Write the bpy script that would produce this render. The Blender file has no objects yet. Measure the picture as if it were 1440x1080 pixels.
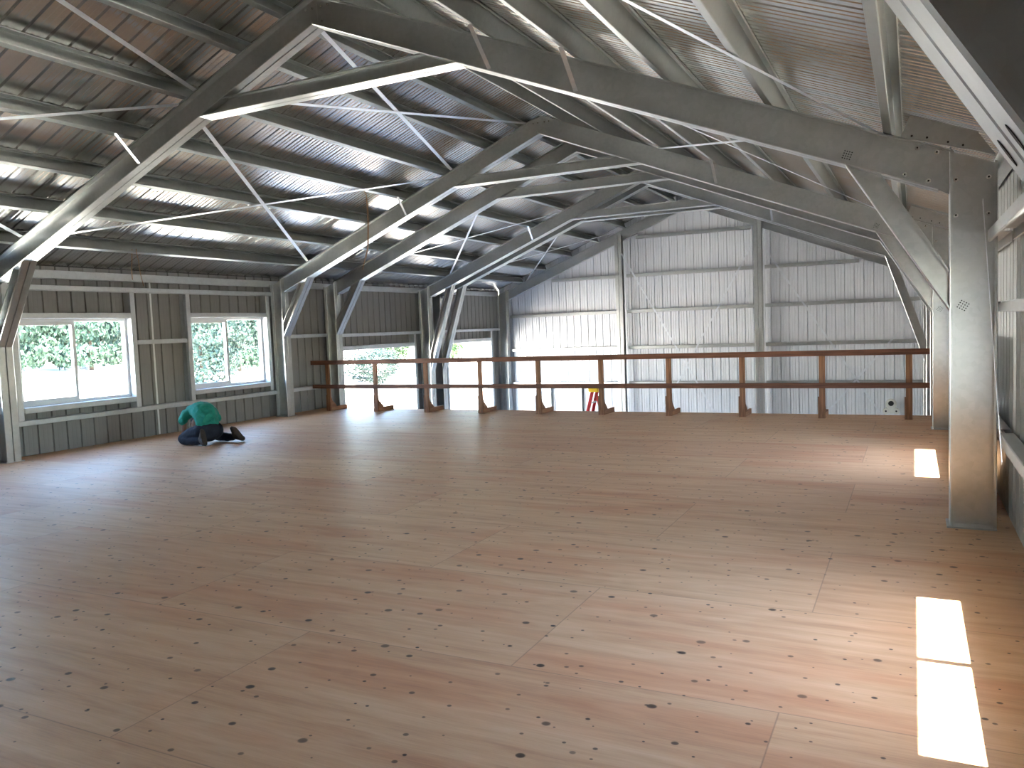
import bpy, bmesh, math, random
from mathutils import Vector as V, Matrix
random.seed(7)
SC = bpy.context.scene; COL = SC.collection
# ------------------------------------------------------------------ measured layout (metres, camera at x=0 y=0)
XL, XR = -11.2148, 0.2447
XM = (XL + XR) / 2
HE, HA = 2.4602, 4.7767
S = (HA - HE) / ((XR - XL) / 2)
CD, RD, FL = 0.30, 0.285, 0.10
NZ = 1 / math.sqrt(1 + S * S)
NL = V((-S, 0, 1)) * NZ; NR = V((S, 0, 1)) * NZ
XWL, XWR = -11.635, 0.665
YB, YG = -4.4, 22.46
GZ = -2.9
Y0, Y1, Y2, Y3, Y4, Y5, Y6 = 1.24, 6.778, 12.375, 14.015, 17.773, 18.36, 22.23
YE = 13.93
def und(x): return HA - S * abs(x - XM)
DT = RD / NZ            # top of rafter above its underside (vertical)
DP = 0.19 / NZ
def roofz(x): return und(x) + DT + 0.004 + DP + 0.003

# ------------------------------------------------------------------ materials
def nmat(name):
    m = bpy.data.materials.new(name); m.use_nodes = True
    nt = m.node_tree; nt.nodes.clear()
    o = nt.nodes.new('ShaderNodeOutputMaterial'); b = nt.nodes.new('ShaderNodeBsdfPrincipled')
    nt.links.new(b.outputs[0], o.inputs[0])
    return m, nt, b
def N(nt, t, **k):
    n = nt.nodes.new(t)
    for a, v in k.items():
        if a.startswith('i_'): n.inputs[a[2:].replace('_', ' ')].default_value = v
        else: setattr(n, a, v)
    return n
def lk(nt, a, b): nt.links.new(a, b)
def ramp(nt, fac, stops):
    r = nt.nodes.new('ShaderNodeValToRGB'); e = r.color_ramp.elements
    while len(e) < len(stops): e.new(0.5)
    for q, (p, c) in zip(e, stops):
        q.position = p; q.color = (c[0], c[1], c[2], 1) if hasattr(c, '__len__') else (c, c, c, 1)
    nt.links.new(fac, r.inputs[0]); return r.outputs[0]
def simple(name, col, rough=0.5, metal=0.0, var=0.12, scale=8.0, bump=0.0):
    m, nt, b = nmat(name)
    tc = N(nt, 'ShaderNodeTexCoord'); no = N(nt, 'ShaderNodeTexNoise'); no.inputs['Scale'].default_value = scale; no.inputs['Detail'].default_value = 5
    lk(nt, tc.outputs['Object'], no.inputs['Vector'])
    c = ramp(nt, no.outputs[0], [(0.3, [v * (1 - var) for v in col]), (0.7, [min(1, v * (1 + var)) for v in col])])
    lk(nt, c, b.inputs['Base Color'])
    b.inputs['Roughness'].default_value = rough; b.inputs['Metallic'].default_value = metal
    if bump:
        bp = N(nt, 'ShaderNodeBump'); bp.inputs['Strength'].default_value = bump; bp.inputs['Distance'].default_value = 0.01
        lk(nt, no.outputs[0], bp.inputs['Height']); lk(nt, bp.outputs[0], b.inputs['Normal'])
    return m
def galv(name, col, rough, spread=0.10, sp=26.0, metal=1.0):
    """galvanised steel: spangle from small cells, broad mottling, varying gloss"""
    m, nt, b = nmat(name)
    tc = N(nt, 'ShaderNodeTexCoord')
    vo = N(nt, 'ShaderNodeTexVoronoi'); vo.inputs['Scale'].default_value = sp
    no = N(nt, 'ShaderNodeTexNoise'); no.inputs['Scale'].default_value = 3.0; no.inputs['Detail'].default_value = 6
    lk(nt, tc.outputs['Object'], vo.inputs['Vector']); lk(nt, tc.outputs['Object'], no.inputs['Vector'])
    bw = N(nt, 'ShaderNodeRGBToBW'); lk(nt, vo.outputs['Color'], bw.inputs[0])
    mx = N(nt, 'ShaderNodeMath', operation='MULTIPLY_ADD'); lk(nt, bw.outputs[0], mx.inputs[0]); mx.inputs[1].default_value = 0.3
    lk(nt, no.outputs[0], mx.inputs[2])
    c = ramp(nt, mx.outputs[0], [(0.35, [v * (1 - spread) for v in col]), (0.95, [min(1, v * (1 + spread)) for v in col])])
    lk(nt, c, b.inputs['Base Color'])
    r = ramp(nt, mx.outputs[0], [(0.35, rough * 0.94), (0.95, rough * 1.08)])
    lk(nt, r, b.inputs['Roughness']); b.inputs['Metallic'].default_value = metal
    return m
M = {}
M['steel'] = galv('galvanised_steel', (0.47, 0.485, 0.485), 0.32, metal=0.92)
M['purlin'] = galv('galvanised_purlin', (0.31, 0.33, 0.325), 0.38, metal=0.9)
M['girt'] = galv('galvanised_girt', (0.58, 0.60, 0.62), 0.42, metal=0.6)
M['strap'] = galv('galvanised_strap', (0.64, 0.67, 0.72), 0.36, metal=0.85)
M['roof'] = galv('bare_roof_sheet', (0.58, 0.565, 0.545), 0.25, spread=0.03, sp=90, metal=0.92)
M['bolt'] = galv('zinc_bolt', (0.75, 0.75, 0.73), 0.25)
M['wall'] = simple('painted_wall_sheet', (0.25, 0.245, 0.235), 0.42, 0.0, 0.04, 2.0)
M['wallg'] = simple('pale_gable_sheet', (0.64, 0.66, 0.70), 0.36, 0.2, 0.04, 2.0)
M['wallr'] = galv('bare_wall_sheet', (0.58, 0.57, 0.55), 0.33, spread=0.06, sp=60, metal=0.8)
M['dark'] = simple('dark_hole', (0.015, 0.015, 0.015), 0.8)
M['vinyl'] = simple('white_vinyl', (0.72, 0.73, 0.74), 0.35, 0, 0.03)
M['whitestrip'] = simple('white_light_gap', (0.85, 0.86, 0.86), 0.6, 0, 0.03)  # plain white painted in for light showing through a panel gap
M['slab'] = simple('concrete', (0.42, 0.41, 0.39), 0.75, 0, 0.12, 2.0, 0.2)
M['ground'] = simple('pale_gravel', (0.66, 0.60, 0.50), 0.95, 0, 0.15, 1.5, 0.3)
M['shirt'] = simple('green_cotton', (0.008, 0.20, 0.145), 0.85, 0, 0.2, 6, 0.3)
M['jeans'] = simple('dark_denim', (0.006, 0.008, 0.018), 0.85, 0, 0.3, 30, 0.2)
M['skin'] = simple('skin', (0.28, 0.15, 0.10), 0.5, 0, 0.08)
M['hair'] = simple('dark_hair', (0.02, 0.014, 0.01), 0.6, 0, 0.3, 60, 0.5)
M['boot'] = simple('black_boot', (0.018, 0.014, 0.012), 0.6, 0, 0.3, 20)
M['sole'] = simple('brown_sole', (0.035, 0.022, 0.014), 0.8, 0, 0.3, 30, 0.3)
M['red'] = simple('red_fibreglass', (0.55, 0.02, 0.02), 0.4, 0, 0.08)
M['yellow'] = simple('yellow_plastic', (0.85, 0.55, 0.02), 0.4, 0, 0.05)
M['alu'] = simple('aluminium', (0.7, 0.7, 0.7), 0.3, 1.0, 0.05)
M['jute'] = simple('jute_string', (0.30, 0.17, 0.09), 0.9, 0, 0.2, 90)
M['board'] = simple('brown_board', (0.09, 0.06, 0.05), 0.6, 0, 0.15, 3)
M['bark'] = simple('bark', (0.10, 0.07, 0.05), 0.9, 0, 0.3, 12, 0.5)
M['leafA'] = simple('conifer_green', (0.022, 0.048, 0.030), 0.7, 0, 0.5, 1.2)
M['leafB'] = simple('leafy_green', (0.030, 0.075, 0.014), 0.6, 0, 0.5, 1.5)
M['leafC'] = simple('bluish_green', (0.028, 0.055, 0.042), 0.7, 0, 0.5, 1.5)
M['fit'] = simple('pale_plastic', (0.62, 0.62, 0.58), 0.5, 0, 0.05)

def wood(name, c1, c2, axis):
    m, nt, b = nmat(name)
    tc = N(nt, 'ShaderNodeTexCoord'); mp = N(nt, 'ShaderNodeMapping')
    sc = [30, 30, 30]; sc[axis] = 2.0; mp.inputs['Scale'].default_value = sc
    no = N(nt, 'ShaderNodeTexNoise'); no.inputs['Scale'].default_value = 1.0; no.inputs['Detail'].default_value = 6; no.inputs['Distortion'].default_value = 0.6
    lk(nt, tc.outputs['Object'], mp.inputs[0]); lk(nt, mp.outputs[0], no.inputs['Vector'])
    lk(nt, ramp(nt, no.outputs[0], [(0.3, c1), (0.7, c2)]), b.inputs['Base Color']); b.inputs['Roughness'].default_value = 0.65
    return m
M['lumx'] = wood('lumber_rail', (0.10, 0.035, 0.018), (0.22, 0.085, 0.045), 0)
M['lumz'] = wood('lumber_post', (0.16, 0.065, 0.03), (0.36, 0.17, 0.085), 2)
M['lumy'] = wood('lumber_foot', (0.20, 0.09, 0.045), (0.42, 0.22, 0.12), 1)

def floor_mat():
    m, nt, b = nmat('plywood_floor')
    tc = N(nt, 'ShaderNodeTexCoord'); sp = N(nt, 'ShaderNodeSeparateXYZ'); lk(nt, tc.outputs['Object'], sp.inputs[0])
    def mt(op, a, bb=None, c=None):
        n = N(nt, 'ShaderNodeMath', operation=op)
        for i, q in enumerate((a, bb, c)):
            if q is None: continue
            if isinstance(q, (int, float)): n.inputs[i].default_value = q
            else: lk(nt, q, n.inputs[i])
        return n.outputs[0]
    X, Y = sp.outputs[0], sp.outputs[1]
    row = mt('MULTIPLY', mt('SUBTRACT', Y, 4.50), 1 / 1.22); rid = mt('FLOOR', row)
    par = mt('MODULO', mt('ADD', rid, 100.0), 2.0)
    cx = mt('MULTIPLY_ADD', par, 0.5, mt('MULTIPLY', mt('ADD', X, 2.93), 1 / 2.44)); cid = mt('FLOOR', cx)
    fr = mt('SUBTRACT', row, rid); fc = mt('SUBTRACT', cx, cid)
    er = mt('MINIMUM', fr, mt('SUBTRACT', 1.0, fr)); ec = mt('MULTIPLY', mt('MINIMUM', fc, mt('SUBTRACT', 1.0, fc)), 2.0)
    edge = mt('MINIMUM', er, ec)
    cmb = N(nt, 'ShaderNodeCombineXYZ'); lk(nt, rid, cmb.inputs[0]); lk(nt, cid, cmb.inputs[1])
    wn = N(nt, 'ShaderNodeTexWhiteNoise', noise_dimensions='3D'); lk(nt, cmb.outputs[0], wn.inputs['Vector'])
    # each sheet gets its own grain: shift the coordinates by the sheet's id
    off = N(nt, 'ShaderNodeVectorMath', operation='SCALE'); lk(nt, wn.outputs['Color'], off.inputs[0]); off.inputs['Scale'].default_value = 20
    add = N(nt, 'ShaderNodeVectorMath', operation='ADD'); lk(nt, tc.outputs['Object'], add.inputs[0]); lk(nt, off.outputs[0], add.inputs[1])
    mp = N(nt, 'ShaderNodeMapping'); mp.inputs['Scale'].default_value = (0.9, 9.0, 1.0); lk(nt, add.outputs[0], mp.inputs[0])
    g1 = N(nt, 'ShaderNodeTexNoise'); g1.inputs['Scale'].default_value = 1.0; g1.inputs['Detail'].default_value = 7; g1.inputs['Distortion'].default_value = 0.9; lk(nt, mp.outputs[0], g1.inputs['Vector'])
    mp2 = N(nt, 'ShaderNodeMapping'); mp2.inputs['Scale'].default_value = (0.55, 2.2, 1.0); lk(nt, add.outputs[0], mp2.inputs[0])
    g2 = N(nt, 'ShaderNodeTexNoise'); g2.inputs['Scale'].default_value = 1.0; g2.inputs['Detail'].default_value = 3; lk(nt, mp2.outputs[0], g2.inputs['Vector'])
    wv = mt('MULTIPLY', g2.outputs[0], 14.0)      # cathedral figure: bands of a slow noise
    wv = mt('SINE', mt('MULTIPLY', wv, 6.283))
    fine = N(nt, 'ShaderNodeMapping'); fine.inputs['Scale'].default_value = (5, 130, 1); lk(nt, add.outputs[0], fine.inputs[0])
    g3 = N(nt, 'ShaderNodeTexNoise'); g3.inputs['Scale'].default_value = 1.0; g3.inputs['Detail'].default_value = 4; lk(nt, fine.outputs[0], g3.inputs['Vector'])
    f = mt('ADD', mt('MULTIPLY', g1.outputs[0], 0.62), mt('MULTIPLY', g3.outputs[0], 0.38))
    f = mt('MULTIPLY_ADD', wv, 0.022, f)
    base = ramp(nt, f, [(0.30, (0.46, 0.245, 0.135)), (0.47, (0.58, 0.345, 0.195)), (0.62, (0.65, 0.41, 0.245)), (0.8, (0.70, 0.48, 0.31))])
    # sheet to sheet difference: redder or paler
    tint = ramp(nt, wn.outputs['Value'], [(0.0, (0.93, 0.85, 0.82)), (0.2, (0.98, 0.95, 0.93)), (0.6, (1.0, 1.0, 0.98)), (1.0, (1.04, 1.02, 1.0))])
    mx = N(nt, 'ShaderNodeMix', data_type='RGBA', blend_type='MULTIPLY'); mx.inputs[0].default_value = 1
    lk(nt, base, mx.inputs[6]); lk(nt, tint, mx.inputs[7])
    # broad reddish patches of the veneer
    n4 = N(nt, 'ShaderNodeTexNoise'); n4.inputs['Scale'].default_value = 1.0; n4.inputs['Detail'].default_value = 3; lk(nt, mp2.outputs[0], n4.inputs['Vector'])
    red = ramp(nt, n4.outputs[0], [(0.52, 0.0), (0.66, 0.7)])
    mr = N(nt, 'ShaderNodeMix', data_type='RGBA', blend_type='MULTIPLY'); lk(nt, red, mr.inputs[0]); lk(nt, mx.outputs[2], mr.inputs[6]); mr.inputs[7].default_value = (0.93, 0.74, 0.68, 1)
    # knots and plugs
    def knots(scale, rmin, rmax, thr, seed):
        v3 = N(nt, 'ShaderNodeMapping'); v3.inputs['Location'].default_value = (seed, seed * 2, 0); v3.inputs['Scale'].default_value = (1, 1.15, 0); lk(nt, tc.outputs['Object'], v3.inputs[0])
        vo = N(nt, 'ShaderNodeTexVoronoi', voronoi_dimensions='2D'); vo.inputs['Scale'].default_value = scale; lk(nt, v3.outputs[0], vo.inputs['Vector'])
        sc = N(nt, 'ShaderNodeSeparateColor'); lk(nt, vo.outputs['Color'], sc.inputs[0])
        cl = N(nt, 'ShaderNodeTexNoise', noise_dimensions='2D'); cl.inputs['Scale'].default_value = 0.55; cl.inputs['Detail'].default_value = 2; lk(nt, v3.outputs[0], cl.inputs['Vector'])
        rad = mt('MULTIPLY', mt('MULTIPLY_ADD', sc.outputs[0], (rmax - rmin), rmin), scale)
        k = mt('DIVIDE', vo.outputs['Distance'], rad)
        gate = mt('GREATER_THAN', mt('MULTIPLY_ADD', cl.outputs[0], 1.5, sc.outputs[1]), thr)
        return k, gate, sc.outputs[2]
    cur = mr.outputs[2]
    for scale, rmin, rmax, thr, seed in ((3.4, 0.009, 0.027, 1.16, 3.3), (5.5, 0.005, 0.012, 1.12, 11.7), (2.4, 0.006, 0.018, 1.02, 31.7)):
        k, gate, rnd = knots(scale, rmin, rmax, thr, seed)
        ring = ramp(nt, k, [(0.0, 1.0), (0.70, 0.92), (1.0, 0.0)])
        fac = mt('MULTIPLY', mt('MULTIPLY', ring, gate), mt('MULTIPLY_ADD', rnd, 0.35, 0.63))
        q = N(nt, 'ShaderNodeMix', data_type='RGBA'); lk(nt, fac, q.inputs[0]); lk(nt, cur, q.inputs[6]); q.inputs[7].default_value = (0.022, 0.012, 0.008, 1)
        cur = q.outputs[2]
    sm = ramp(nt, edge, [(0.0, 1.0), (0.0016, 0.8), (0.0032, 0.0)])
    q = N(nt, 'ShaderNodeMix', data_type='RGBA'); lk(nt, mt('MULTIPLY', sm, 0.55), q.inputs[0]); lk(nt, cur, q.inputs[6]); q.inputs[7].default_value = (0.13, 0.075, 0.05, 1)
    lk(nt, q.outputs[2], b.inputs['Base Color'])
    lk(nt, ramp(nt, g3.outputs[0], [(0.3, 0.42), (0.7, 0.58)]), b.inputs['Roughness'])
    b.inputs['Specular IOR Level'].default_value = 0.38
    return m
M['floor'] = floor_mat()

def glass_mat():
    m = bpy.data.materials.new('window_glass'); m.use_nodes = True; nt = m.node_tree; nt.nodes.clear()
    o = N(nt, 'ShaderNodeOutputMaterial'); t = N(nt, 'ShaderNodeBsdfTransparent'); t.inputs[0].default_value = (0.95, 0.97, 0.96, 1)
    g = N(nt, 'ShaderNodeBsdfGlossy'); g.inputs['Roughness'].default_value = 0.02; f = N(nt, 'ShaderNodeFresnel'); f.inputs[0].default_value = 1.35
    ge = N(nt, 'ShaderNodeNewGeometry'); iv = N(nt, 'ShaderNodeMath', operation='SUBTRACT'); iv.inputs[0].default_value = 1.0; lk(nt, ge.outputs['Backfacing'], iv.inputs[1])
    mu = N(nt, 'ShaderNodeMath', operation='MULTIPLY'); lk(nt, f.outputs[0], mu.inputs[0]); lk(nt, iv.outputs[0], mu.inputs[1])
    x = N(nt, 'ShaderNodeMixShader'); lk(nt, mu.outputs[0], x.inputs[0]); lk(nt, t.outputs[0], x.inputs[1]); lk(nt, g.outputs[0], x.inputs[2]); lk(nt, x.outputs[0], o.inputs[0])
    return m
M['glass'] = glass_mat()

# ------------------------------------------------------------------ helpers
def finish(name, bm, mat, parent=None, smooth=False, loc=(0, 0, 0)):
    bmesh.ops.recalc_face_normals(bm, faces=bm.faces[:])
    me = bpy.data.meshes.new(name); bm.to_mesh(me); bm.free()
    for mm in (mat if isinstance(mat, list) else [mat]): me.materials.append(M[mm])
    if smooth:
        for p in me.polygons: p.use_smooth = True
    o = bpy.data.objects.new(name, me); COL.objects.link(o); o.location = loc
    if parent: o.parent = parent
    return o
def tag(o, label=None, cat=None, group=None, kind=None):
    if label: o['label'] = label
    if cat: o['category'] = cat
    if group: o['group'] = group
    if kind: o['kind'] = kind
    return o
def empty(name, loc=(0, 0, 0)):
    o = bpy.data.objects.new(name, None); o.location = loc; o.empty_display_size = 0.1; COL.objects.link(o); return o
def box(bm, a, b, mi=0):
    x0, x1 = sorted((a[0], b[0])); y0, y1 = sorted((a[1], b[1])); z0, z1 = sorted((a[2], b[2]))
    v = [bm.verts.new(p) for p in ((x0, y0, z0), (x1, y0, z0), (x1, y1, z0), (x0, y1, z0), (x0, y0, z1), (x1, y0, z1), (x1, y1, z1), (x0, y1, z1))]
    for f in ((3, 2, 1, 0), (4, 5, 6, 7), (0, 1, 5, 4), (1, 2, 6, 5), (2, 3, 7, 6), (3, 0, 4, 7)):
        fc = bm.faces.new([v[i] for i in f]); fc.material_index = mi
def extrude(bm, pts, d):
    """prism: polygon pts (Vectors) swept by d"""
    a = [bm.verts.new(p) for p in pts]; b = [bm.verts.new(V(p) + V(d)) for p in pts]
    bm.faces.new(a); bm.faces.new(b[::-1]); n = len(a)
    for i in range(n): bm.faces.new([a[i], b[i], b[(i + 1) % n], a[(i + 1) % n]])
def cee(bm, p0, p1, w, f, D, F, lip=0.02, t=0.003, c0=None, c1=None, ch=0.006):
    """lipped channel from p0 to p1; web runs along w from the line, flanges along f; ends cut by planes (point, normal)"""
    p0, p1, w, f = V(p0), V(p1), V(w).normalized(), V(f).normalized(); ax = (p1 - p0).normalized()
    P = [(lip, F), (ch, F), (0, F - ch), (0, ch), (ch, 0), (D - ch, 0), (D, ch), (D, F - ch), (D - ch, F), (D - lip, F),
         (D - lip, F - t), (D - ch, F - t), (D - t, F - ch), (D - t, ch), (D - ch, t), (ch, t), (t, ch), (t, F - ch), (ch, F - t), (lip, F - t)]
    def end(p, cut):
        out = []
        for u, v in P:
            q = p + w * u + f * v
            if cut:
                cp, cn = V(cut[0]), V(cut[1]); q = q + ax * ((cp - q).dot(cn) / ax.dot(cn))
            out.append(bm.verts.new(q))
        return out
    a, b = end(p0, c0), end(p1, c1); n = len(P)
    for i in range(n): bm.faces.new([a[i], a[(i + 1) % n], b[(i + 1) % n], b[i]])
    for i in range(9):                               # thin end caps, quad by quad
        for r in (a, b):
            try: bm.faces.new([r[i], r[i + 1], r[18 - i], r[19 - i]])
            except ValueError: pass
def pair(bm, p0, p1, w, f, D, F, c0=None, c1=None, lip=0.02):
    f = V(f).normalized()
    for s in (1, -1): cee(bm, V(p0) + f * (0.003 * s), V(p1) + f * (0.003 * s), w, f * s, D, F, lip, 0.003, c0, c1)
def bar(bm, p0, p1, w, t, up=(0, 0, 1)):
    p0, p1 = V(p0), V(p1); ax = (p1 - p0).normalized(); up = V(up); sd = ax.cross(up).normalized(); up = sd.cross(ax).normalized()
    pts = [p0 + sd * (w / 2) * a + up * (t / 2) * b for a, b in ((-1, -1), (1, -1), (1, 1), (-1, 1))]
    extrude(bm, pts, p1 - p0)
def cyl(bm, p0, p1, r, n=10, r2=None):
    p0, p1 = V(p0), V(p1); r2 = r if r2 is None else r2; ax = (p1 - p0).normalized()
    u = ax.orthogonal().normalized(); v = ax.cross(u)
    a = [bm.verts.new(p0 + (u * math.cos(k * 2 * math.pi / n) + v * math.sin(k * 2 * math.pi / n)) * r) for k in range(n)]
    b = [bm.verts.new(p1 + (u * math.cos(k * 2 * math.pi / n) + v * math.sin(k * 2 * math.pi / n)) * r2) for k in range(n)]
    for k in range(n): bm.faces.new([a[k], a[(k + 1) % n], b[(k + 1) % n], b[k]])
    bm.faces.new(a[::-1]); bm.faces.new(b)
def tube(bm, pts, r, n=6):
    for a, b in zip(pts, pts[1:]): cyl(bm, a, b, r, n)

# ------------------------------------------------------------------ corrugated sheet
PER = 0.229
PROF = [(0.0, 0.0), (0.012, 0.0), (0.022, 0.024), (0.036, 0.024), (0.046, 0.0), (0.094, 0.0), (0.100, 0.006), (0.112, 0.006), (0.118, 0.0),
        (0.159, 0.0), (0.165, 0.006), (0.177, 0.006), (0.183, 0.0)]
def prof(a, b, ph=0.0):
    k = math.floor((a - ph) / PER) - 1; pts = []
    while k * PER + ph < b:
        pts += [(k * PER + ph + t, d) for t, d in PROF]; k += 1
    def at(x):
        for (x0, d0), (x1, d1) in zip(pts, pts[1:]):
            if x0 <= x <= x1 and x1 > x0: return d0 + (d1 - d0) * (x - x0) / (x1 - x0)
        return 0.0
    return [(a, at(a))] + [p for p in pts if a + 1e-4 < p[0] < b - 1e-4] + [(b, at(b))]
def sheet(bm, fn, a, b, lo, hi, nd, ph=0.0, th=0.0015, minor=1.0):
    """fn(u, v)->point; u along ribs' spacing, v from lo(u) to hi(u); nd outward; a thin double skin"""
    P = prof(a, b, ph); nd = V(nd); r0 = []; r1 = []; r2 = []; r3 = []
    for u, d in P:
        if d < .0065: d *= minor
        for rr, v_, e in ((r0, lo(u), 0), (r1, hi(u), 0), (r2, lo(u), th), (r3, hi(u), th)):
            rr.append(bm.verts.new(V(fn(u, v_)) + nd * (d + e)))
    for i in range(len(P) - 1):
        bm.faces.new([r0[i], r0[i + 1], r1[i + 1], r1[i]]); bm.faces.new([r2[i], r3[i], r3[i + 1], r2[i + 1]])

# ------------------------------------------------------------------ the setting
bm = bmesh.new(); box(bm, (XWL, YB, -0.022), (XWR, YE, 0.0))
tag(finish('floor', bm, 'floor'), kind='structure')
bm = bmesh.new()
for yy in [YE - 0.06] + [YB + 0.3 + 0.6 * k for k in range(30)]:
    if yy < YE - 0.02: box(bm, (XWL + 0.05, yy, -0.26), (XWR - 0.05, yy + 0.045, -0.0225))
tag(finish('trim_1', bm, 'lumx'), kind='structure')
bm = bmesh.new(); box(bm, (XWL - 0.05, YB - 0.05, GZ - 0.12), (XWR + 0.05, YG + 0.05, GZ))
tag(finish('floor_lower', bm, 'slab'), kind='structure')

WZ0, WZ1 = 0.72, 2.0
winL = [(-2.9, -1.04), (4.68, 6.54), (7.13, 8.99), (10.22, 12.08)]  # first one is unseen, added to brighten the foreground steel
winR = [(3.085, 4.995), (8.625, 10.495)]
doorsL = [(14.35, 17.30), (19.0, 21.5)]
def side_wall(name, X, nd, wins, doors, mat):
    bm = bmesh.new(); fn = lambda u, v: (X, u, v)
    edges = sorted(set([YB, YG] + [e for w in wins + doors for e in w]))
    top = und(X) + DT + DP - 0.005
    for a, b in zip(edges, edges[1:]):
        w = [q for q in wins if q[0] <= a + 1e-6 and b <= q[1] + 1e-6]; d = [q for q in doors if q[0] <= a + 1e-6 and b <= q[1] + 1e-6]
        spans = [(GZ, WZ0), (WZ1, top)] if w else ([(1.25, top)] if d else [(GZ, top)])
        for lo, hi in spans: sheet(bm, fn, a, b, lambda u: lo, lambda u: hi, nd, ph=0.05, minor=.25)
    return tag(finish(name, bm, mat), kind='structure')
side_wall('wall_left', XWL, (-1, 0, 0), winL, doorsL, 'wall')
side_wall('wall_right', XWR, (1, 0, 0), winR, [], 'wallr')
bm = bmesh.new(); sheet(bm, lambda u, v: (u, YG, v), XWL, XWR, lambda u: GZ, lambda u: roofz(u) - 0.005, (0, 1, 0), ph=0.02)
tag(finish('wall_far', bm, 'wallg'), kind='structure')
bm = bmesh.new()
for a, b, lo in ((XWL, XWR, GZ),):
    sheet(bm, lambda u, v: (u, YB, v), a, b, lambda u: lo, lambda u: roofz(u) - 0.005, (0, -1, 0))
tag(finish('wall_back', bm, 'wallg'), kind='structure')
bm = bmesh.new()
for sgn, nn, xe in ((-1, NL, XWL - 0.12), (1, NR, XWR + 0.552)):  # right overhang is out of view, lengthened to trim the sun patches
    P = prof(YB - 0.1, YG + 0.1, 0.03)
    r = []
    for u, d in P:
        r.append([bm.verts.new(V((x, u, roofz(x))) + nn * (d + e)) for x in (XM, xe) for e in (0, 0.0015)])
    for p, q in zip(r, r[1:]):
        bm.faces.new([p[0], q[0], q[2], p[2]]); bm.faces.new([p[1], p[3], q[3], q[1]])
tag(finish('ceiling', bm, 'roof'), kind='structure')
bm = bmesh.new()   # ridge flashing under the sheets' meeting line
zz = roofz(XM) + 0.03
extrude(bm, [V((XM - 0.25, YB - 0.1, zz - 0.1 + 0.03)), V((XM, YB - 0.1, zz + 0.03)), V((XM + 0.25, YB - 0.1, zz - 0.1 + 0.03)), V((XM + 0.25, YB - 0.1, zz - 0.1 + 0.035)), V((XM, YB - 0.1, zz + 0.035)), V((XM - 0.25, YB - 0.1, zz - 0.1 + 0.035))], (0, YG - YB + 0.2, 0))
tag(finish('trim_2', bm, 'roof'), kind='structure')
bm = bmesh.new(); box(bm, (XWL + 0.003, 9.522, 0.01), (XWL + 0.006, 9.556, 2.70))  # thin white strip standing in for daylight leaking between wall sheets
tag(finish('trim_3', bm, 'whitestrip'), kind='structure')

n_ = 4
for X, sg in ((XWL, -1), (XWR, 1)):
    bm = bmesh.new(); zt = roofz(X); box(bm, (X + sg * .027, YB, zt - .12), (X + sg * .039, YG, zt + .012)); tag(finish('trim_%d' % n_, bm, 'dark'), kind='structure'); n_ += 1
for sg, xe in ((-1, XWL), (1, XWR)):
    for yy in (YG + .027, YB - .039):
        bm = bmesh.new(); extrude(bm, [V((XM, yy, roofz(XM) - .08)), V((xe, yy, roofz(xe) - .08)), V((xe, yy, roofz(xe) + .022)), V((XM, yy, roofz(XM) + .022))], (0, .012, 0)); tag(finish('trim_%d' % n_, bm, 'dark'), kind='structure'); n_ += 1

# windows
def window(n, X, inn, ya, yb):
    """inn = +1 if the room lies at +x of the wall"""
    r = empty('window_%d' % n, (X, (ya + yb) / 2, WZ0)); tag(r, kind='structure'); cy = (ya + yb) / 2
    def part(name, boxes, mat, par):
        bm = bmesh.new()
        for a, b in boxes: box(bm, (a[0] * inn, a[1] - cy, a[2] - WZ0), (b[0] * inn, b[1] - cy, b[2] - WZ0))
        o = finish(name, bm, mat, par); return o
    fw = 0.04
    part('window_frame', [((-.03, ya, WZ0), (.05, ya + fw, WZ1)), ((-.03, yb - fw, WZ0), (.05, yb, WZ1)), ((-.03, ya + fw, WZ0), (.05, yb - fw, WZ0 + fw)), ((-.03, ya + fw, WZ1 - fw), (.05, yb - fw, WZ1)),
                          ((-.03, cy - .018, WZ0 + fw), (.005, cy + .018, WZ1 - fw))], 'vinyl', r)
    a, b, c, d = ya + fw, cy + .03, WZ0 + fw, WZ1 - fw; s = .05 if inn > 0 else .018
    sash = part('sliding_sash', [((.008, a, c), (.038, a + s, d)), ((.008, b - s, c), (.038, b, d)), ((.008, a + s, c), (.038, b - s, c + s)), ((.008, a + s, d - s), (.038, b - s, d))], 'vinyl', r)
    part('pane', [((.021, a + s, c + s), (.024, b - s, d - s))], 'glass', sash)
    part('pane', [((-.012, cy + .018, WZ0 + fw), (-.009, yb - fw, WZ1 - fw))], 'glass', r)
    return r
k = 1
for a, b in [winL[2], winL[3]]: window(k, XWL, 1, a, b); k += 1
for a, b in winR: window(k, XWR, -1, a, b); k += 1
for a, b in [winL[0], winL[1]]: window(k, XWL, 1, a, b); k += 1  # both out of view; the rearmost is added only for its light

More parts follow.
